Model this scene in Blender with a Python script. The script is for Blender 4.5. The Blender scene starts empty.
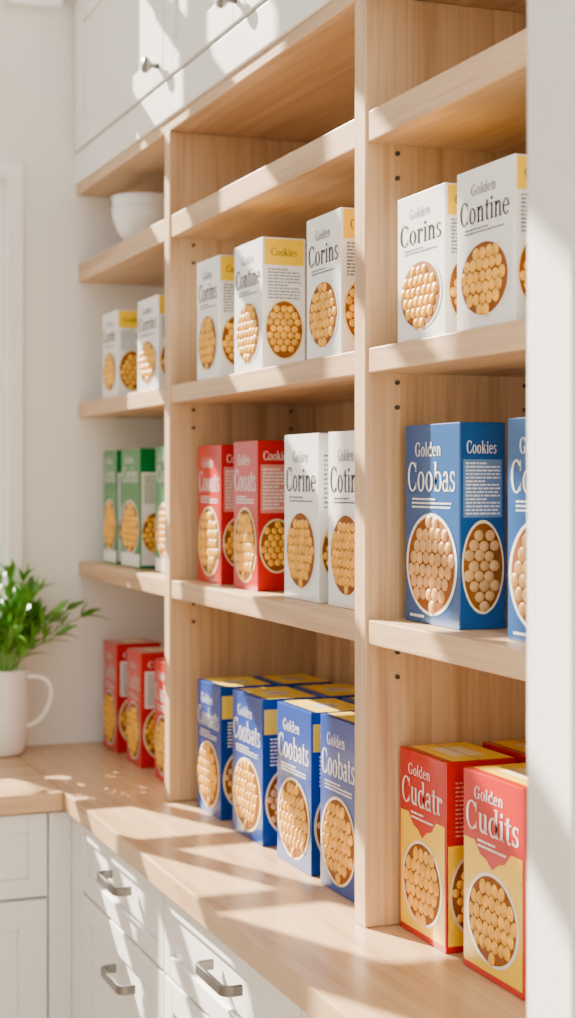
import bpy, bmesh, math, random
from mathutils import Vector, Matrix
random.seed(7)
H = 1.515            # eye height
ZC = 0.92            # counter top
SC = bpy.context.scene.collection

# ---------------------------------------------------------------- materials
def new_mat(name):
    m = bpy.data.materials.new(name); m.use_nodes = True
    nt = m.node_tree
    return m, nt, nt.nodes["Principled BSDF"]

def paint(name, col, rough=0.45, var=0.03, scale=12, bump=0.0, metal=0.0, coat=0.0, spec=0.5):
    m, nt, b = new_mat(name)
    tc = nt.nodes.new("ShaderNodeTexCoord")
    n = nt.nodes.new("ShaderNodeTexNoise"); n.inputs["Scale"].default_value = scale
    n.inputs["Detail"].default_value = 4
    nt.links.new(tc.outputs["Object"], n.inputs["Vector"])
    r = nt.nodes.new("ShaderNodeValToRGB")
    r.color_ramp.elements[0].position = 0.3; r.color_ramp.elements[1].position = 0.7
    r.color_ramp.elements[0].color = (*[max(0, c*(1-var)) for c in col], 1)
    r.color_ramp.elements[1].color = (*[min(1, c*(1+var)) for c in col], 1)
    nt.links.new(n.outputs["Fac"], r.inputs["Fac"])
    nt.links.new(r.outputs["Color"], b.inputs["Base Color"])
    b.inputs["Roughness"].default_value = rough
    b.inputs["Metallic"].default_value = metal
    b.inputs["Coat Weight"].default_value = coat
    b.inputs["Coat Roughness"].default_value = 0.16
    b.inputs["Specular IOR Level"].default_value = spec
    if bump:
        bp = nt.nodes.new("ShaderNodeBump"); bp.inputs["Strength"].default_value = bump
        bp.inputs["Distance"].default_value = 0.002
        n2 = nt.nodes.new("ShaderNodeTexNoise"); n2.inputs["Scale"].default_value = scale*12
        nt.links.new(tc.outputs["Object"], n2.inputs["Vector"])
        nt.links.new(n2.outputs["Fac"], bp.inputs["Height"])
        nt.links.new(bp.outputs["Normal"], b.inputs["Normal"])
    return m

def wood(name, axis, c1, c2, rough=0.42, seed=0.0):
    m, nt, b = new_mat(name)
    tc = nt.nodes.new("ShaderNodeTexCoord")
    mp = nt.nodes.new("ShaderNodeMapping")
    s = [9.0, 9.0, 9.0]; s[axis] = 0.7
    mp.inputs["Scale"].default_value = s
    mp.inputs["Location"].default_value = (seed, seed*1.3, seed*.7)
    nt.links.new(tc.outputs["Object"], mp.inputs["Vector"])
    n1 = nt.nodes.new("ShaderNodeTexNoise"); n1.inputs["Scale"].default_value = 1.6
    n1.inputs["Detail"].default_value = 3; n1.inputs["Distortion"].default_value = 1.2
    nt.links.new(mp.outputs["Vector"], n1.inputs["Vector"])
    mul = nt.nodes.new("ShaderNodeMath"); mul.operation = 'MULTIPLY'; mul.inputs[1].default_value = 14
    nt.links.new(n1.outputs["Fac"], mul.inputs[0])
    fr = nt.nodes.new("ShaderNodeMath"); fr.operation = 'SINE'
    nt.links.new(mul.outputs[0], fr.inputs[0])
    mr = nt.nodes.new("ShaderNodeMapRange"); mr.inputs[1].default_value = -1; mr.inputs[2].default_value = 1
    nt.links.new(fr.outputs[0], mr.inputs[0])
    mp2 = nt.nodes.new("ShaderNodeMapping")
    s2 = [160.0]*3; s2[axis] = 3.0
    mp2.inputs["Scale"].default_value = s2
    nt.links.new(tc.outputs["Object"], mp2.inputs["Vector"])
    n2 = nt.nodes.new("ShaderNodeTexNoise"); n2.inputs["Scale"].default_value = 1.0
    n2.inputs["Detail"].default_value = 5
    nt.links.new(mp2.outputs["Vector"], n2.inputs["Vector"])
    mix = nt.nodes.new("ShaderNodeMath"); mix.operation = 'MULTIPLY_ADD'
    mix.inputs[1].default_value = 0.30
    nt.links.new(mr.outputs[0], mix.inputs[0])
    m3 = nt.nodes.new("ShaderNodeMath"); m3.operation = 'MULTIPLY'; m3.inputs[1].default_value = 0.70
    nt.links.new(n2.outputs["Fac"], m3.inputs[0])
    nt.links.new(m3.outputs[0], mix.inputs[2])
    r = nt.nodes.new("ShaderNodeValToRGB")
    r.color_ramp.elements[0].position = 0.15; r.color_ramp.elements[1].position = 0.7
    r.color_ramp.elements[0].color = (*c1, 1); r.color_ramp.elements[1].color = (*c2, 1)
    nt.links.new(mix.outputs[0], r.inputs["Fac"])
    nt.links.new(r.outputs["Color"], b.inputs["Base Color"])
    b.inputs["Roughness"].default_value = rough
    bp = nt.nodes.new("ShaderNodeBump"); bp.inputs["Strength"].default_value = 0.15
    bp.inputs["Distance"].default_value = 0.001
    nt.links.new(n2.outputs["Fac"], bp.inputs["Height"])
    nt.links.new(bp.outputs["Normal"], b.inputs["Normal"])
    return m

W1 = (0.38, 0.215, 0.098); W2 = (0.63, 0.42, 0.235)
M_WY = wood("oak_shelf", 1, W1, W2)
M_WZ = wood("oak_upright", 2, W1, W2, seed=3)
M_CT = wood("oak_counter", 1, (0.40, 0.225, 0.10), (0.62, 0.405, 0.22), rough=0.27, seed=5)
M_CTX = wood("oak_counter_cross", 0, (0.40, 0.225, 0.10), (0.62, 0.405, 0.22), rough=0.27, seed=6)
M_FLOOR = wood("oak_floor", 1, (0.45, 0.33, 0.22), (0.62, 0.48, 0.34), rough=0.4, seed=9)
M_WALL = paint("wall_paint", (0.85, 0.83, 0.785), 0.7, 0.015, 3, bump=0.1)
M_CAB = paint("cabinet_paint", (0.86, 0.85, 0.82), 0.35, 0.01, 4)
M_TRIM = paint("trim_paint", (0.89, 0.89, 0.88), 0.4, 0.01, 4)
M_METAL = paint("brushed_nickel", (0.22, 0.21, 0.20), 0.35, 0.08, 60, metal=0.9)
M_CER = paint("white_ceramic", (0.88, 0.86, 0.83), 0.15, 0.01, 6, coat=0.4)
M_SOIL = paint("potting_soil", (0.06, 0.04, 0.025), 0.9, 0.4, 60, bump=0.6)
M_LEAF = paint("leaf_green", (0.085, 0.28, 0.015), 0.4, 0.5, 25)
M_STEM = paint("stem_green", (0.16, 0.33, 0.06), 0.5, 0.2, 25)
M_HOLE = paint("pin_dark", (0.05, 0.04, 0.03), 0.5, 0.1)

G = dict(coat=0.2, spec=0.3)
C = {
 'white': paint("card_white", (0.87, 0.86, 0.84), 0.25, 0.01, coat=0.9),
 'cream': paint("card_cream", (0.88, 0.72, 0.42), 0.4, 0.02, **G),
 'yellow': paint("card_yellow", (0.92, 0.57, 0.0), 0.35, 0.03, **G),
 'paleyellow': paint("card_pale_yellow", (0.88, 0.62, 0.05), 0.35, 0.03, **G),
 'blue': paint("card_blue", (0.003, 0.065, 0.23), 0.3, 0.04, **G),
 'blue2': paint("card_royal_blue", (0.0, 0.040, 0.27), 0.3, 0.04, **G),
 'lblue': paint("card_light_blue", (0.11, 0.22, 0.40), 0.35, 0.03, **G),
 'red': paint("card_red", (0.50, 0.0, 0.001), 0.3, 0.04, **G),
 'pink': paint("card_pink", (0.70, 0.24, 0.20), 0.35, 0.04, **G),
 'green': paint("card_green", (0.0, 0.17, 0.035), 0.3, 0.05, **G),
 'ink': paint("ink_dark", (0.012, 0.012, 0.018), 0.4, 0.05, spec=0.15),
 'grey': paint("ink_grey", (0.16, 0.17, 0.20), 0.4, 0.05, spec=0.15),
 'gap': paint("snack_backing", (0.24, 0.07, 0.004), 0.6, 0.15, 80, spec=0.2),  # dark brown backing between the snack bumps
 'snack': paint("snack_golden", (0.84, 0.42, 0.035), 0.45, 0.22, 55, spec=0.3),
 'snack2': paint("snack_tan", (0.66, 0.36, 0.12), 0.45, 0.22, 55, spec=0.3),
}

# ---------------------------------------------------------------- helpers
def empty(name):
    o = bpy.data.objects.new(name, None); o.empty_display_size = 0.1
    SC.objects.link(o); return o

def abox(bm, x0, x1, y0, y1, z0, z1, mi=0):
    vs = [bm.verts.new((x, y, z)) for x in (x0, x1) for y in (y0, y1) for z in (z0, z1)]
    for f in ((0,1,3,2),(4,6,7,5),(0,4,5,1),(2,3,7,6),(0,2,6,4),(1,5,7,3)):
        fc = bm.faces.new([vs[i] for i in f]); fc.material_index = mi

def mesh_obj(name, bm, mats, parent=None, bevel=0.0, smooth=False):
    bmesh.ops.recalc_face_normals(bm, faces=bm.faces[:]) if bevel >= 0 else None
    me = bpy.data.meshes.new(name); bm.to_mesh(me); bm.free()
    for m in mats: me.materials.append(m)
    if smooth:
        for p in me.polygons: p.use_smooth = True
    o = bpy.data.objects.new(name, me); SC.objects.link(o)
    if parent: o.parent = parent
    if bevel > 0:
        b = o.modifiers.new("bevel", 'BEVEL'); b.width = bevel; b.segments = 2
        b.limit_method = 'ANGLE'
    return o

def slab(name, x0, x1, y0, y1, z0, z1, mat, parent=None, bevel=0.002):
    bm = bmesh.new(); abox(bm, x0, x1, y0, y1, z0, z1)
    return mesh_obj(name, bm, [mat], parent, bevel)

def lathe(name, prof, mat, parent=None, seg=48, loc=(0,0,0)):
    bm = bmesh.new(); rings = []
    for r, z in prof:
        if r < 1e-6: rings.append([bm.verts.new((0, 0, z))])
        else: rings.append([bm.verts.new((r*math.cos(2*math.pi*i/seg), r*math.sin(2*math.pi*i/seg), z)) for i in range(seg)])
    for a, b in zip(rings, rings[1:]):
        for i in range(seg):
            j = (i+1) % seg
            if len(a) == 1 and len(b) == 1: continue
            if len(a) == 1: bm.faces.new((a[0], b[i], b[j]))
            elif len(b) == 1: bm.faces.new((a[i], b[0], a[j]))
            else: bm.faces.new((a[i], b[i], b[j], a[j]))
    o = mesh_obj(name, bm, [mat], parent, 0, True); o.location = loc
    return o

def tube(name, pts, rad, mat, parent=None, smooth=True):
    cu = bpy.data.curves.new(name, 'CURVE'); cu.dimensions = '3D'
    sp = cu.splines.new('NURBS' if smooth else 'POLY'); sp.points.add(len(pts)-1)
    for p, q in zip(sp.points, pts): p.co = (*q, 1)
    if smooth: sp.use_endpoint_u = True; sp.order_u = 3
    cu.bevel_depth = rad; cu.bevel_resolution = 4; cu.use_fill_caps = True
    cu.resolution_u = 8
    o = bpy.data.objects.new(name, cu)
    SC.objects.link(o); bpy.context.view_layer.update()
    dg = bpy.context.evaluated_depsgraph_get()
    me = bpy.data.meshes.new_from_object(o.evaluated_get(dg))
    bpy.data.objects.remove(o)
    me.materials.clear(); me.materials.append(mat)
    for p in me.polygons: p.use_smooth = True
    o = bpy.data.objects.new(name, me); SC.objects.link(o)
    if parent: o.parent = parent
    return o

# ---------------------------------------------------------------- room shell
YW = 3.56
XW = 1.168
slab("floor", -2.6, XW, -1.5, YW, -0.05, 0, M_FLOOR, bevel=0)
slab("wall_right", XW, XW+0.1, -1.5, YW+0.1, -0.05, 3.6, M_WALL, bevel=0)
slab("wall_left", -2.7, -2.6, -1.5, YW+0.1, -0.05, 3.6, M_WALL, bevel=0)  # unseen wall, added to keep the white sky off the box fronts
w1 = (0.02, 0.70, 1.16, 2.19)      # window beside the shelving
w2 = (-1.95, -0.06, 1.16, 3.40)    # added unseen window further left; its bars streak the sun on the shelves
w3 = (0.02, 0.65, 2.38, 3.18)      # added unseen opening above window 1, lets sun reach the right bay
ZW = 3.6
bm = bmesh.new()
abox(bm, w1[1], XW, YW, YW+0.1, 0, ZW)
abox(bm, w1[0], w1[1], YW, YW+0.1, 0, w1[2])
abox(bm, w1[0], w1[1], YW, YW+0.1, w1[3], w3[2])
abox(bm, w3[1], w1[1], YW, YW+0.1, w3[2], w3[3])
abox(bm, w1[0], w1[1], YW, YW+0.1, w3[3], ZW)
abox(bm, w2[1], w1[0], YW, YW+0.1, 0, ZW)
abox(bm, w2[0], w2[1], YW, YW+0.1, 0, w2[2])
abox(bm, w2[0], w2[1], YW, YW+0.1, w2[3], ZW)
abox(bm, -2.6, w2[0], YW, YW+0.1, 0, ZW)
mesh_obj("wall_far", bm, [M_WALL], None, 0)

def window(name, w, xs, zs_, case=0.034, mw=0.03):
    p = empty(name)
    x0, x1, z0, z1 = w
    bm = bmesh.new()
    y0, y1 = YW-0.018, YW-0.0005
    abox(bm, x1, x1+case, y0, y1, z0-case, z1+case)
    abox(bm, x0-case, x0, y0, y1, z0-case, z1+case)
    abox(bm, x0, x1, y0, y1, z1, z1+case)
    abox(bm, x0, x1, y0-0.02, y1, z0-case, z0)
    mesh_obj("casing", bm, [M_TRIM], p, 0.002)
    bm = bmesh.new(); s = 0.03; ya, yb = YW+0.03, YW+0.06
    abox(bm, x0, x0+s, ya, yb, z0, z1); abox(bm, x1-s, x1, ya, yb, z0, z1)
    abox(bm, x0+s, x1-s, ya, yb, z0, z0+s); abox(bm, x0+s, x1-s, ya, yb, z1-s, z1)
    for x in xs: abox(bm, x-mw/2, x+mw/2, ya+.002, yb-.002, z0+s, z1-s)
    for z in zs_: abox(bm, x0+s, x1-s, ya+.004, yb-.004, z-mw/2, z+mw/2)
    mesh_obj("sash", bm, [M_TRIM], p, 0)
window("window_1", w1, [0.25, 0.48], [1.42, 1.66, 1.92], mw=0.05)
window("added_window_2", w2, [-0.53, -1.0, -1.47], [1.6, 2.0, 2.4, 2.85], mw=0.085)
window("added_window_3", w3, [0.25, 0.45], [2.62, 2.90], mw=0.06)
slab("trim_1", 0.70, 0.82, YW-0.03, YW-0.0005, H+1.06, H+1.12, M_TRIM)

# ---------------------------------------------------------------- shelving unit
XF = 0.86; XB = 1.15
unit = empty("pantry_shelving_unit")
Y_D1a, Y_D1b = 2.836, 2.868
Y_D2a, Y_D2b = 1.943, 1.980
Y_N = 1.225
ZT = H+0.645
for nm, a, b in (("upright_1", Y_D1a, Y_D1b), ("upright_2", Y_D2a, Y_D2b), ("upright_3", Y_N-0.0, Y_N+0.035)):
    slab(nm, XF, XB, a, b, ZC+0.0005, ZT, M_WZ, unit)
levels = [(H+0.448, H+0.489), (H+0.142, H+0.175), (H-0.218, H-0.185)]
bays = [(Y_D1b, YW-0.001), (Y_D2b, Y_D1a), (Y_N+0.035, Y_D2a)]
for bi, (a, b) in enumerate(bays):
    for li, (z0, z1) in enumerate(levels):
        slab("shelf_%d_%d" % (bi+1, li+1), XF+0.003, XB, a+0.0003, b-0.0003, z0, z1, M_WY, unit)
slab("top_board", XF, XB, Y_N, YW-0.001, ZT+0.0002, ZT+0.022, M_WY, unit)
slab("back_panel", XB+0.0003, XW-0.001, Y_N, Y_D1b, ZC+0.0005, ZT, M_WZ, unit, 0)
bm = bmesh.new()
for yy in (Y_D2a, Y_D1a):
    for xx in (XF+0.046, XB-0.05):
        for z0, z1 in levels:
            for dz in (-0.012, -0.045):
                mt = Matrix.Translation((xx, yy-0.0015, z0+dz)) @ Matrix.Rotation(math.pi/2, 4, 'X')
                bmesh.ops.create_cone(bm, cap_ends=True, segments=14, radius1=0.0032, radius2=0.0032, depth=0.004, matrix=mt)
mesh_obj("shelf_pins", bm, [M_HOLE], unit, 0)

# ---------------------------------------------------------------- shaker fronts
def front_x(bm, xf, y0, y1, z0, z1, fr=0.05, th=0.02):
    abox(bm, xf, xf+th, y0, y0+fr, z0, z1); abox(bm, xf, xf+th, y1-fr, y1, z0, z1)
    abox(bm, xf, xf+th, y0+fr, y1-fr, z0, z0+fr); abox(bm, xf, xf+th, y0+fr, y1-fr, z1-fr, z1)
    abox(bm, xf+0.008, xf+th, y0+fr, y1-fr, z0+fr, z1-fr)
def front_y(bm, yf, x0, x1, z0, z1, fr=0.05, th=0.02):
    abox(bm, x0, x0+fr, yf, yf+th, z0, z1); abox(bm, x1-fr, x1, yf, yf+th, z0, z1)
    abox(bm, x0+fr, x1-fr, yf, yf+th, z0, z0+fr); abox(bm, x0+fr, x1-fr, yf, yf+th, z1-fr, z1)
    abox(bm, x0+fr, x1-fr, yf+0.008, yf+th, z0+fr, z1-fr)

def knob(parent, x, y, z):
    o = lathe("knob", [(0, 0), (0.006, 0), (0.005, 0.012), (0.012, 0.018), (0.016, 0.024), (0.014, 0.03), (0, 0.032)], M_METAL, parent, 24)
    o.rotation_euler = (0, -math.pi/2, 0); o.location = (x, y, z)

up = empty("upper_cabinet")
slab("carcass", XF+0.012, XB, Y_N, YW-0.001, ZT+0.0225, H+1.10, M_CAB, up)
slab("bottom_rail", XF-0.006, XF+0.0118, Y_N, YW-0.001, ZT+0.0225, H+0.735, M_CAB, up)
ud = [(2.845, 3.535), (2.395, 2.840), (1.95, 2.390), (1.24, 1.945)]
for i, (a, b) in enumerate(ud):
    bm = bmesh.new(); front_x(bm, XF-0.010, a, b, H+0.740, H+1.075, 0.055)
    mesh_obj("door_panel_%d" % (i+1), bm, [M_CAB], up, 0.0015)
slab("crown", XF-0.03, XF+0.0115, Y_N, YW-0.001, H+1.08, H+1.13, M_TRIM, up)
for y in (2.875, 2.435, 2.0, 1.32):
    knob(up, XF-0.010, y, H+0.773)

# ---------------------------------------------------------------- countertop & base cabinets
YI = 3.0; XC = 0.70
ct = empty("countertop")
slab("run_board", XC, XW-0.001, Y_N, YW-0.001, ZC-0.036, ZC, M_CT, ct, 0.003)
slab("cross_board", -1.0, XC-0.0003, YI, YW-0.001, ZC-0.036, ZC, M_CTX, ct, 0.003)

base = empty("base_cabinet")
zb1 = ZC-0.0365
slab("carcass_run", XC+0.04, XW-0.001, Y_N, YW-0.001, 0.10, zb1, M_CAB, base)
slab("toe_kick", XC+0.08, XW-0.002, Y_N, YW-0.002, 0.0, 0.0995, M_CAB, base)
slab("carcass_cross", -1.0, XC+0.0395, YI+0.04, YW-0.001, 0.10, zb1, M_CAB, base)
slab("toe_kick_cross", -1.0, XC+0.0795, YI+0.08, YW-0.002, 0.0, 0.0995, M_CAB, base)
XD = XC+0.02
def pull(parent, y, z, xf=XD, L=0.13, hz=0.0075, t=0.0065, o=0.030):
    """flat strap handle, bowed out from the front and returning to it with rounded corners"""
    def path(off, n=6):
        R = 0.016-off; p = []
        ya, yb = y-L/2+off, y+L/2-off; xo = xf-o+off
        p.append((xf+0.0005, ya))
        for i in range(n+1):
            a = math.pi/2*i/n; p.append((xo+R-R*math.sin(a), ya+R-R*math.cos(a)))
        for i in range(n+1):
            a = math.pi/2*(1-i/n); p.append((xo+R-R*math.sin(a), yb-R+R*math.cos(a)))
        p.append((xf+0.0005, yb)); return p
    A, B = path(0), path(t)
    bm = bmesh.new()
    q = [[bm.verts.new((px, py, z+s*hz)) for px, py in P] for P in (A, B) for s in (-1, 1)]
    for r1, r2 in ((0, 1), (1, 3), (3, 2), (2, 0)):
        for i in range(len(A)-1):
            bm.faces.new((q[r1][i], q[r1][i+1], q[r2][i+1], q[r2][i]))
    for k in (0, -1): bm.faces.new((q[0][k], q[1][k], q[3][k], q[2][k]))
    mesh_obj("pull_handle", bm, [M_METAL], parent, 0.0015)
cols = [(2.409, 2.935), (1.825, 2.403), (1.24, 1.819)]
for i, (a, b) in enumerate(cols):
    for j, (z0, z1) in enumerate(((H-0.768, H-0.637), (H-1.07, H-0.774), (H-1.39, H-1.076))):
        bm = bmesh.new(); front_x(bm, XD, a, b, z0, z1, 0.032 if j == 0 else 0.045)
        mesh_obj("drawer_%d_%d" % (i+1, j+1), bm, [M_CAB], base, 0.0015)
        pull(base, (a+b)/2-(0.015 if j == 0 else 0.04), (z0+z1)/2+0.014 if j == 0 else z1-0.072)
slab("corner_stile", XD, XC+0.0398, 2.939, YI+0.0395, 0.12, H-0.637, M_CAB, base)
for (a, b) in ((0.10, 0.672), (-0.48, 0.094)):
    bm = bmesh.new(); front_y(bm, YI+0.02, a, b, H-0.795, H-0.637, 0.035)
    mesh_obj("cross_drawer", bm, [M_CAB], base, 0.0015)
    bm = bmesh.new(); front_y(bm, YI+0.02, a, b, H-1.39, H-0.801, 0.055)
    mesh_obj("cross_door", bm, [M_CAB], base, 0.0015)
slab("cross_stile", 0.676, XD-0.0003, YI+0.02, YI+0.0395, 0.12, H-0.637, M_CAB, base)

tall = empty("tall_pantry_cabinet")
slab("side_carcass", 0.712, XW-0.001, 0.45, Y_N-0.004, 0.0, 2.62, M_CAB, tall)
bm = bmesh.new(); front_x(bm, 0.692, 0.46, Y_N-0.006, 0.12, 2.60, 0.075)
mesh_obj("door_front", bm, [M_CAB], tall, 0.002)
pull(tall, 0.60, 1.1, 0.692, 0.12)

# ---------------------------------------------------------------- serif lettering built from strokes
def _r(x0, x1, y0, y1): return [[(x0, y0), (x1, y0), (x1, y1), (x0, y1)]]
def _arc(cx, cy, rx, ry, a0, a1, tx, ty, n=18):
    out = []
    for i in range(n):
        p, q = [math.radians(a0+(a1-a0)*k/n) for k in (i, i+1)]
        out.append([(cx+(rx-tx)*math.cos(p), cy+(ry-ty)*math.sin(p)), (cx+rx*math.cos(p), cy+ry*math.sin(p)),
                    (cx+rx*math.cos(q), cy+ry*math.sin(q)), (cx+(rx-tx)*math.cos(q), cy+(ry-ty)*math.sin(q))])
    return out
def _dot(cx, cy, r): return [[(cx+r*math.cos(t*math.pi/5), cy+r*math.sin(t*math.pi/5)) for t in range(10)]]
def _stem(x, y1, base=True, top=True):
    p = _r(x, x+.14, 0, y1)
    if base: p += _r(x-.07, x+.21, 0, .045)
    if top: p += [[(x-.08, y1-.07), (x+.01, y1-.05), (x+.01, y1), (x-.08, y1-.03)]]
    return p
GL = {
 'C': (_arc(.42, .5, .42, .52, 42, 318, .16, .05)+_r(.70, .745, .66, 1.0)+_r(.70, .745, .04, .30), .84),
 'G': (_arc(.42, .5, .42, .52, 42, 315, .16, .05)+_r(.70, .745, .66, 1.0)+_r(.60, .75, .02, .42)+_r(.50, .84, .40, .445), .92),
 'o': (_arc(.31, .33, .31, .35, 0, 360, .145, .05, 26), .68),
 'e': (_arc(.30, .33, .30, .35, 0, 318, .14, .05, 22)+_r(.10, .57, .33, .385), .64),
 'r': (_stem(.08, .68)+_arc(.36, .46, .17, .21, 75, 175, .06, .09)+_dot(.45, .57, .08), .56),
 'i': (_stem(.08, .68)+_dot(.15, .87, .085), .34),
 'l': (_stem(.08, 1.0), .34),
 'n': (_stem(.08, .68)+_arc(.37, .44, .22, .24, 0, 165, .14, .08)+_r(.45, .59, 0, .45)+_r(.38, .66, 0, .045), .71),
 'u': ([[(a, .66-b) for a, b in reversed(p)] for p in _arc(.33, .43, .24, .24, 15, 180, .14, .08)]+_r(.09, .23, .22, .67)+_r(.02, .12, .63, .67)+_r(.45, .59, 0, .67)+_r(.37, .47, .63, .67)+_r(.57, .66, 0, .045), .71),
 's': (_arc(.23, .50, .19, .18, 35, 270, .11, .055, 14)+_arc(.23, .175, .21, .19, -145, 90, .12, .055, 14)+_r(.37, .41, .50, .66)+_r(.02, .06, 0, .18), .50),
 'k': (_stem(.08, 1.0)+[[(.20, .26), (.46, .66), (.53, .66), (.24, .20)], [(.28, .38), (.50, 0), (.66, 0), (.38, .48)]]+_r(.38, .64, .635, .675)+_r(.42, .72, 0, .045), .73),
 't': (_r(.12, .26, .08, .86)+_r(0, .42, .62, .67)+_arc(.29, .13, .17, .15, 180, 310, .12, .06, 10), .44),
 'b': (_arc(.38, .33, .30, .35, 0, 360, .14, .05, 24)+_r(.08, .22, 0, 1.0)+_r(0, .10, .955, 1.0), .71),
 'd': (_arc(.30, .33, .30, .35, 0, 360, .14, .05, 24)+_r(.46, .60, 0, 1.0)+_r(.37, .47, .955, 1.0)+_r(.58, .68, 0, .045), .71),
 'a': (_arc(.22, .19, .22, .20, 0, 360, .11, .05, 18)+_r(.34, .48, 0, .46)+_arc(.27, .45, .21, .23, 0, 160, .13, .06, 12)+_r(.46, .56, 0, .045), .58),
}
TXT = {}
def text_mesh(s, bold=0):
    if s in TXT: return TXT[s]
    vs, fs, x = [], [], 0.0
    for ch in s:
        polys, adv = GL[ch]
        for p in polys:
            i = len(vs); vs += [(x+a, b) for a, b in p]; fs.append(tuple(range(i, i+len(p))))
        x += adv+0.04
    x -= 0.04
    vs = [(a/x, b) for a, b in vs]
    fs2 = []
    for f in fs:
        A = sum(vs[f[k]][0]*vs[f[(k+1) % len(f)]][1]-vs[f[(k+1) % len(f)]][0]*vs[f[k]][1] for k in range(len(f)))
        fs2.append(f if A > 0 else tuple(reversed(f)))
    TXT[s] = (vs, fs2); return TXT[s]

# ---------------------------------------------------------------- printed cartons
MATLIST = ['white','cream','yellow','paleyellow','blue','blue2','lblue','red','pink','green','ink','grey','gap','snack','snack2']
MI = {k: i for i, k in enumerate(MATLIST)}

class Carton:
    def __init__(s, dx, w, h):
        s.bm = bmesh.new(); s.dx, s.w, s.h = dx, w, h
    def pt(s, face, u, v, h):
        if face == 'F': return (-s.dx/2-h, s.w/2-u, v)
        if face == 'S': return (-s.dx/2+u, -s.w/2-h, v)
        if face == 'T': return (-s.dx/2+u, -s.w/2+v, s.h+h)
    def poly(s, face, pts, h, mat, smooth=False):
        f = s.bm.faces.new([s.bm.verts.new(s.pt(face, u, v, h)) for u, v in pts])
        f.material_index = MI[mat]; f.smooth = smooth
    def rect(s, face, u0, u1, v0, v1, mat, h=0.0003):
        s.poly(face, [(u0, v0), (u1, v0), (u1, v1), (u0, v1)], h, mat)
    def text(s, face, t, u0, u1, v0, v1, mat, h=0.0007, bold=0):
        vs, fs = text_mesh(t)
        bv = [s.bm.verts.new(s.pt(face, u0+x*(u1-u0), v0+y*(v1-v0), h)) for x, y in vs]
        for f in fs:
            fc = s.bm.faces.new([bv[i] for i in f]); fc.material_index = MI[mat]
    def lines(s, face, u0, u1, v0, v1, n, mat, h=0.0007):
        st = (v1-v0)/n
        for i in range(n):
            v = v1-(i+0.5)*st; u = u0
            end = u1 if i % 5 else u0+(u1-u0)*0.6
            while u < end-0.002:
                L = min(random.uniform(0.003, 0.010), end-u)
                s.rect(face, u, u+L, v-st*0.22, v+st*0.22, mat, h); u += L+0.0014
    def ell(s, face, cu, cv, ru, rv, mat, h, n=40):
        s.poly(face, [(cu+ru*math.cos(2*math.pi*i/n), cv+rv*math.sin(2*math.pi*i/n)) for i in range(n)], h, mat)
    def snacks(s, face, cu, cv, ru, rv, rim='cream', sz=0.0075, mat='snack', asp=1.0):
        s.ell(face, cu, cv, ru*1.09, rv*1.07, rim, 0.0008)
        s.ell(face, cu, cv, ru, rv, 'gap', 0.0011)
        st = sz*2.0; row = 0; v = -rv+sz*0.8
        while v < rv:
            u = -ru + (st/2 if row % 2 else 0)
            while u < ru:
                if (u/(ru-sz*0.7))**2+(v/(rv-sz*0.7))**2 < 1.0:
                    a = random.uniform(-0.5, 0.5); r1 = sz*random.uniform(0.92, 1.05); r2 = r1*asp
                    ju, jv = random.uniform(-.1, .1)*sz, random.uniform(-.1, .1)*sz
                    ns = 9; rings = []
                    for k, (rr, hh) in enumerate(((1.0, 0.0), (0.86, 0.5), (0.5, 0.88))):
                        rings.append([s.bm.verts.new(s.pt(face,
                            cu+u+ju+rr*(r1*math.cos(t)*math.cos(a)-r2*math.sin(t)*math.sin(a)),
                            cv+v+jv+rr*(r1*math.cos(t)*math.sin(a)+r2*math.sin(t)*math.cos(a)), 0.0012+hh*0.0028))
                            for t in [2*math.pi*q/ns for q in range(ns)]])
                    top = s.bm.verts.new(s.pt(face, cu+u+ju, cv+v+jv, 0.0040))
                    for A, B in zip(rings, rings[1:]):
                        for q in range(ns):
                            f = s.bm.faces.new((A[q], A[(q+1) % ns], B[(q+1) % ns], B[q])); f.material_index = MI[mat]; f.smooth = True
                    for q in range(ns):
                        f = s.bm.faces.new((rings[-1][q], rings[-1][(q+1) % ns], top)); f.material_index = MI[mat]; f.smooth = True
                u += st
            v += st*0.87*asp; row += 1

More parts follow.
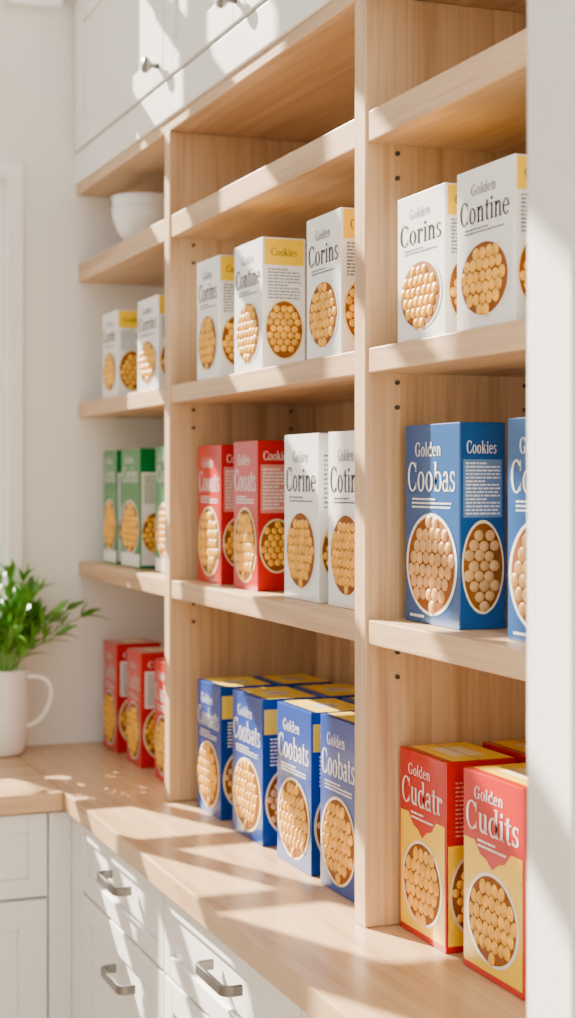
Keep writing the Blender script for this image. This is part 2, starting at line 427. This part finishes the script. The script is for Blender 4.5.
def carton(kind, xf, y0, y1, depth, h, z, rot=None, title=None):
    w = y1-y0
    c = Carton(depth, w, h)
    body = {'white': 'white', 'white2': 'white', 'blue': 'blue', 'blue2': 'blue2', 'red': 'red', 'ry': 'red', 'green': 'green', 'redw': 'red'}[kind]
    x0, x1, ya, yb = -depth/2, depth/2, -w/2, w/2
    tmp = bmesh.new(); abox(tmp, x0, x1, ya, yb, 0, h)
    bmesh.ops.recalc_face_normals(tmp, faces=tmp.faces[:])
    bmesh.ops.bevel(tmp, geom=tmp.edges[:], offset=0.0012, segments=2, affect='EDGES', profile=0.5)
    vm = {v: c.bm.verts.new(v.co) for v in tmp.verts}
    for f in tmp.faces:
        nf = c.bm.faces.new([vm[v] for v in f.verts]); nf.material_index = MI[body]
    tmp.free()
    e = 0.003
    ttl = title or {'white': 'Corins', 'white2': 'Corine', 'blue': 'Coobas', 'blue2': 'Coobats', 'red': 'Cooats', 'ry': 'Cudatr', 'green': 'Corins', 'redw': 'Cudits'}[kind]
    cv = 0.30*h; rv = 0.225*h; ru = 0.43*w
    if kind in ('white', 'white2'):
        c.text('F', 'Golden', 0.27*w, 0.70*w, 0.83*h, 0.90*h, 'grey')
        c.text('F', ttl, 0.07*w, 0.93*w, 0.655*h, 0.80*h, 'ink')
        c.lines('F', 0.16*w, 0.84*w, 0.585*h, 0.63*h, 2, 'grey')
        c.snacks('F', 0.5*w, cv, ru*0.94, rv*1.0, 'white', asp=1.0)
    elif kind in ('blue', 'blue2', 'red', 'redw'):
        c.text('F', 'Golden', 0.2*w, 0.68*w, 0.84*h, 0.91*h, 'white')
        c.text('F', ttl, 0.06*w, 0.94*w, 0.665*h, 0.81*h, 'white')
        c.lines('F', 0.14*w, 0.86*w, 0.575*h, 0.635*h, 3, 'white')
        c.snacks('F', 0.5*w, cv, ru, rv*1.06, 'cream' if kind in('red','blue2') else 'white', mat='snack2' if kind == 'blue' else 'snack', asp=1.25 if kind in('red','blue2') else 1.0, sz=0.0088 if kind == 'blue' else 0.0075)
        if kind == 'blue': c.lines('F', 0.10*w, 0.55*w, 0.02*h, 0.05*h, 1, 'white')
    elif kind == 'green':
        c.text('F', ttl, 0.10*w, 0.90*w, 0.72*h, 0.85*h, 'white')
        c.text('F', 'Golden', 0.2*w, 0.66*w, 0.88*h, 0.94*h, 'white')
        c.rect('F', e, w-e, 0.004, 0.12*h, 'white')
        c.snacks('F', 0.5*w, 0.34*h, ru, rv*0.95, 'white')
    elif kind == 'ry':
        top = [(w-e, 0.66*h), (0.80*w, 0.66*h), (0.70*w, 0.60*h), (0.60*w, 0.585*h), (0.5*w, 0.545*h), (0.40*w, 0.585*h), (0.30*w, 0.60*h), (0.20*w, 0.66*h), (e, 0.66*h)]
        c.poly('F', [(e, 0.035*h), (w-e, 0.035*h)]+top, 0.0003, 'yellow')
        c.text('F', 'Golden', 0.2*w, 0.68*w, 0.87*h, 0.93*h, 'white')
        c.text('F', ttl, 0.06*w, 0.94*w, 0.71*h, 0.85*h, 'white')
        c.lines('F', 0.26*w, 0.74*w, 0.63*h, 0.68*h, 2, 'white')
        c.snacks('F', 0.5*w, cv, ru*0.92, rv*0.95, 'white', asp=1.25)
    d = depth
    if kind == 'white':
        c.rect('S', e, d-e, 0.79*h, h-0.002, 'yellow')
        c.text('S', 'Cookies', 0.2*d, 0.8*d, 0.86*h, 0.92*h, 'ink')
        c.lines('S', 0.12*d, 0.88*d, 0.53*h, 0.77*h, 10, 'grey')
    elif kind == 'white2':
        c.lines('S', 0.12*d, 0.88*d, 0.55*h, 0.88*h, 12, 'grey')
    elif kind == 'blue':
        c.rect('S', 0.08*d, 0.92*d, 0.54*h, 0.82*h, 'lblue')
        c.lines('S', 0.13*d, 0.87*d, 0.55*h, 0.81*h, 15, 'white')
        c.text('S', 'Cookies', 0.15*d, 0.8*d, 0.85*h, 0.91*h, 'white')
    elif kind == 'blue2':
        c.rect('S', e, d-e, 0.76*h, 0.93*h, 'paleyellow')
        c.lines('S', 0.13*d, 0.87*d, 0.54*h, 0.74*h, 8, 'white')
    elif kind in ('red', 'redw'):
        c.rect('S', 0.08*d, 0.92*d, 0.52*h, 0.84*h, 'pink' if kind == 'red' else 'white')
        c.lines('S', 0.13*d, 0.87*d, 0.54*h, 0.82*h, 12, 'white' if kind == 'red' else 'grey')
        c.text('S', 'Cookies', 0.15*d, 0.85*d, 0.87*h, 0.93*h, 'white')
    elif kind == 'green':
        c.rect('S', e, d-e, 0.03*h, 0.80*h, 'white')
        c.lines('S', 0.13*d, 0.87*d, 0.54*h, 0.78*h, 10, 'green')
    elif kind == 'ry':
        c.rect('S', e, d-e, 0.035*h, 0.56*h, 'yellow')
        c.lines('S', 0.13*d, 0.87*d, 0.60*h, 0.90*h, 13, 'pink')
    side_sz = 0.0072 if kind == 'blue' else 0.0060
    c.snacks('S', 0.5*d, cv, 0.42*d, min(rv, (0.85 if kind == 'blue' else 0.62)*d), 'cream', sz=side_sz, mat='snack2' if kind in ('blue','blue2') else 'snack')
    lid = {'white': 'yellow', 'white2': 'white', 'blue': 'blue', 'blue2': 'paleyellow', 'red': 'red', 'ry': 'yellow', 'green': 'green', 'redw': 'pink'}[kind]
    c.rect('T', e, d-e, e, w-e, lid)
    if kind in ('ry', 'redw'): c.rect('T', d*0.28, d*0.72, w*0.24, w*0.76, 'cream', 0.0005)
    if kind == 'blue2':
        c.rect('T', e, d*0.10, e, w-e, body, 0.0005)
        c.rect('T', d*0.30, d*0.70, w*0.34, w*0.60, 'white', 0.0005)
    c.rect('T', d*0.48, d*0.49+0.0008, e, w-e, 'grey', 0.0007)
    if kind == 'ry': c.rect('T', e, d*0.10, e, w-e, body, 0.0009)
    me = bpy.data.meshes.new("cookie_box"); c.bm.to_mesh(me); c.bm.free()
    for k in MATLIST: me.materials.append(C[k])
    o = bpy.data.objects.new("cookie_box", me); SC.objects.link(o)
    o.location = (xf+depth/2, (y0+y1)/2, z+0.0005)
    r = random.uniform(-0.8, 0.8) if rot is None else rot
    o.rotation_euler = (0, 0, math.radians(r))
    return o

zB, zC_, zK = H+0.175, H-0.185, ZC
# right bay
carton('white', 0.870, 1.728, 1.864, 0.065, 0.183, zB)
carton('white', 0.870, 1.561, 1.697, 0.065, 0.186, zB, title='Contine')
carton('white', 0.870, 1.33, 1.47, 0.065, 0.186, zB)
carton('blue', 0.905, 1.759, 1.914, 0.064, 0.256, zC_, rot=0)
carton('blue', 0.905, 1.49, 1.638, 0.064, 0.256, zC_, rot=0)
carton('ry', 0.907, 1.800, 1.935, 0.100, 0.240, zK, rot=0)
carton('ry', 0.908, 1.605, 1.755, 0.100, 0.242, zK, rot=0, title='Cudits')
carton('ry', 1.025, 1.790, 1.925, 0.100, 0.240, zK, rot=0)
carton('ry', 1.02, 1.61, 1.755, 0.100, 0.240, zK, rot=0)
# middle bay
carton('white', 0.870, 2.583, 2.699, 0.068, 0.208, zB)
carton('white', 0.870, 2.366, 2.500, 0.073, 0.208, zB, title='Contine')
carton('white', 0.870, 2.048, 2.179, 0.070, 0.204, zB)
carton('red', 0.905, 2.670, 2.806, 0.068, 0.247, zC_)
carton('red', 0.905, 2.484, 2.605, 0.068, 0.250, zC_)
carton('white2', 0.905, 2.218, 2.360, 0.068, 0.255, zC_, title='Corine')
carton('white2', 0.905, 2.040, 2.182, 0.068, 0.255, zC_, title='Cotine')
for (a, b, h) in ((2.646, 2.777, 0.233), (2.434, 2.582, 0.238), (2.225, 2.365, 0.245), (2.050, 2.186, 0.250)):
    carton('blue2', 0.895, a, b, 0.100, h, zK)
    carton('blue2', 1.005, a, b, 0.100, h, zK)
# far bay
carton('white', 0.870, 3.242, 3.367, 0.065, 0.180, zB)
carton('white', 0.870, 2.941, 3.089, 0.065, 0.180, zB)
carton('green', 0.905, 3.380, 3.492, 0.066, 0.25, zC_)
carton('green', 0.905, 3.197, 3.339, 0.066, 0.25, zC_)
carton('green', 0.905, 2.94, 3.080, 0.066, 0.25, zC_)
carton('redw', 0.905, 3.380, 3.492, 0.100, 0.237, zK)
carton('redw', 0.905, 3.182, 3.299, 0.100, 0.237, zK)
carton('redw', 0.905, 2.96, 3.088, 0.100, 0.237, zK)

# ---------------------------------------------------------------- bowls
zs = H+0.489
def bowl(z, r=0.074, h=0.085):
    prof = [(0, 0), (0.028, 0), (0.030, 0.006), (0.045, 0.014), (0.060, 0.035), (r-0.004, 0.062), (r, h), (r-0.004, h), (r-0.009, 0.062), (0.052, 0.036), (0.035, 0.020), (0, 0.016)]
    return lathe("ceramic_bowl", prof, M_CER, None, 56, (0.940, 3.27, z))
bowl(zs+0.0005); bowl(zs+0.0225)

# ---------------------------------------------------------------- potted plant in a white jug
PX, PY = 0.672, 3.462
plant = empty("potted_plant"); plant.location = (PX, PY, ZC+0.0005)
lathe("jug", [(0, 0), (0.042, 0), (0.048, 0.004), (0.054, 0.03), (0.057, 0.08), (0.057, 0.14), (0.055, 0.170), (0.058, 0.184), (0.055, 0.185), (0.051, 0.17), (0.052, 0.14), (0.05, 0.10), (0.04, 0.02), (0, 0.018)], M_CER, plant)
lathe("soil", [(0, 0.165), (0.0505, 0.163), (0.05, 0.15), (0, 0.145)], M_SOIL, plant)
ca, sa = math.cos(math.radians(-22)), math.sin(math.radians(-22))
tube("jug_handle", [(ca*r, sa*r, z) for r, z in ((0.053, 0.168), (0.075, 0.172), (0.106, 0.155), (0.108, 0.12), (0.092, 0.085), (0.070, 0.066), (0.053, 0.060))], 0.0055, M_CER, plant)
bm = bmesh.new()
def leaf(bm, base, d, L, wd, up):
    d = d.normalized(); side = d.cross(up)
    if side.length < 1e-3: side = Vector((1, 0, 0))
    side.normalize(); nrm = side.cross(d).normalized()
    n = 7; rows = []
    for i in range(n+1):
        t = i/n; wv = wd*(math.sin(math.pi*min(1, t**0.7*0.96+0.04))**0.9)
        c = base+d*(L*t)-nrm*(-0.12*L*math.sin(t*1.6))-Vector((0, 0, 1))*(0.25*L*t*t)
        rows.append((bm.verts.new(c-side*wv+nrm*wv*0.4), bm.verts.new(c), bm.verts.new(c+side*wv+nrm*wv*0.4)))
    for a, b in zip(rows, rows[1:]):
        for k in (0, 1):
            f = bm.faces.new((a[k], a[k+1], b[k+1], b[k])); f.smooth = True
stems = []
for i in range(52):
    az = i*2.399+random.uniform(-.2, .2)
    lean = random.uniform(0.15, 1.0)*(1 if i > 14 else 0.35)
    L = random.uniform(0.14, 0.245)*(1.0-0.22*lean)
    o = Vector((0.03*math.cos(az)*random.random(), 0.03*math.sin(az)*random.random(), 0.163))
    dirh = Vector((math.cos(az), math.sin(az)*(0.40 if math.sin(az) > 0 else 0.8), 0))
    pts = []
    for k in range(6):
        t = k/5
        pts.append(o+dirh*(L*lean*t*(0.6+0.4*t))+Vector((0, 0, L*t*(1-0.28*lean*t))))
    stems.append(pts)
    for k in range(2, 6):
        for sgn in (-1, 1):
            dd = (pts[k]-pts[k-1]).normalized()
            sd = dd.cross(Vector((0, 0, 1)))
            if sd.length < 0.05: sd = Vector((math.sin(az), -math.cos(az), 0))
            sd.normalize()
            sd = Matrix.Rotation(random.uniform(0, 3.14), 3, dd) @ sd
            leaf(bm, pts[k], dd*0.85+sd*sgn*0.75+Vector((0, 0, .12)), random.uniform(0.045, 0.075), random.uniform(0.0055, 0.0085), Vector((0.1, 0.1, 1)))
    leaf(bm, pts[-1], pts[-1]-pts[-2]+Vector((0, 0, .01)), 0.06, 0.0065, Vector((0.5, 0.2, .3)))
for v in bm.verts:
    if v.co.y > YW-PY-0.022: v.co.y = YW-PY-0.022-random.random()*0.003
mesh_obj("leaves", bm, [M_LEAF], plant, -1)
for i, pts in enumerate(stems):
    tube("stem_%d" % i, [(p.x, min(p.y, YW-PY-0.025), p.z) for p in pts], 0.0014, M_STEM, plant)

# ---------------------------------------------------------------- light
w = bpy.data.worlds.new("World"); bpy.context.scene.world = w; w.use_nodes = True
bg = w.node_tree.nodes["Background"]; bg.inputs[0].default_value = (1.0, 0.975, 0.93, 1); bg.inputs[1].default_value = 1.3
az, el = math.radians(23), math.radians(32)
s = Vector((math.sin(az)*math.cos(el), -math.cos(az)*math.cos(el), -math.sin(el)))
ld = bpy.data.lights.new("sun", 'SUN'); ld.energy = 36; ld.color = (1.0, 0.89, 0.73); ld.angle = math.radians(0.6)
lo = bpy.data.objects.new("sun", ld); SC.objects.link(lo)
lo.rotation_euler = s.to_track_quat('-Z', 'Y').to_euler(); lo.location = (-3, 7, 4)

# ---------------------------------------------------------------- camera
cam = bpy.data.cameras.new("camera"); co = bpy.data.objects.new("camera", cam); SC.objects.link(co)
co.location = (0, 0, H)
yaw = math.atan(617/1600)
co.rotation_euler = (math.pi/2, 0, -yaw)
cam.sensor_fit = 'AUTO'; cam.sensor_width = 36
cam.lens = 36*1600/1018
cam.shift_y = -29/1018
cam.clip_start = 0.05
cam.dof.use_dof = True; cam.dof.focus_distance = 2.1; cam.dof.aperture_fstop = 4.5
bpy.context.scene.camera = co
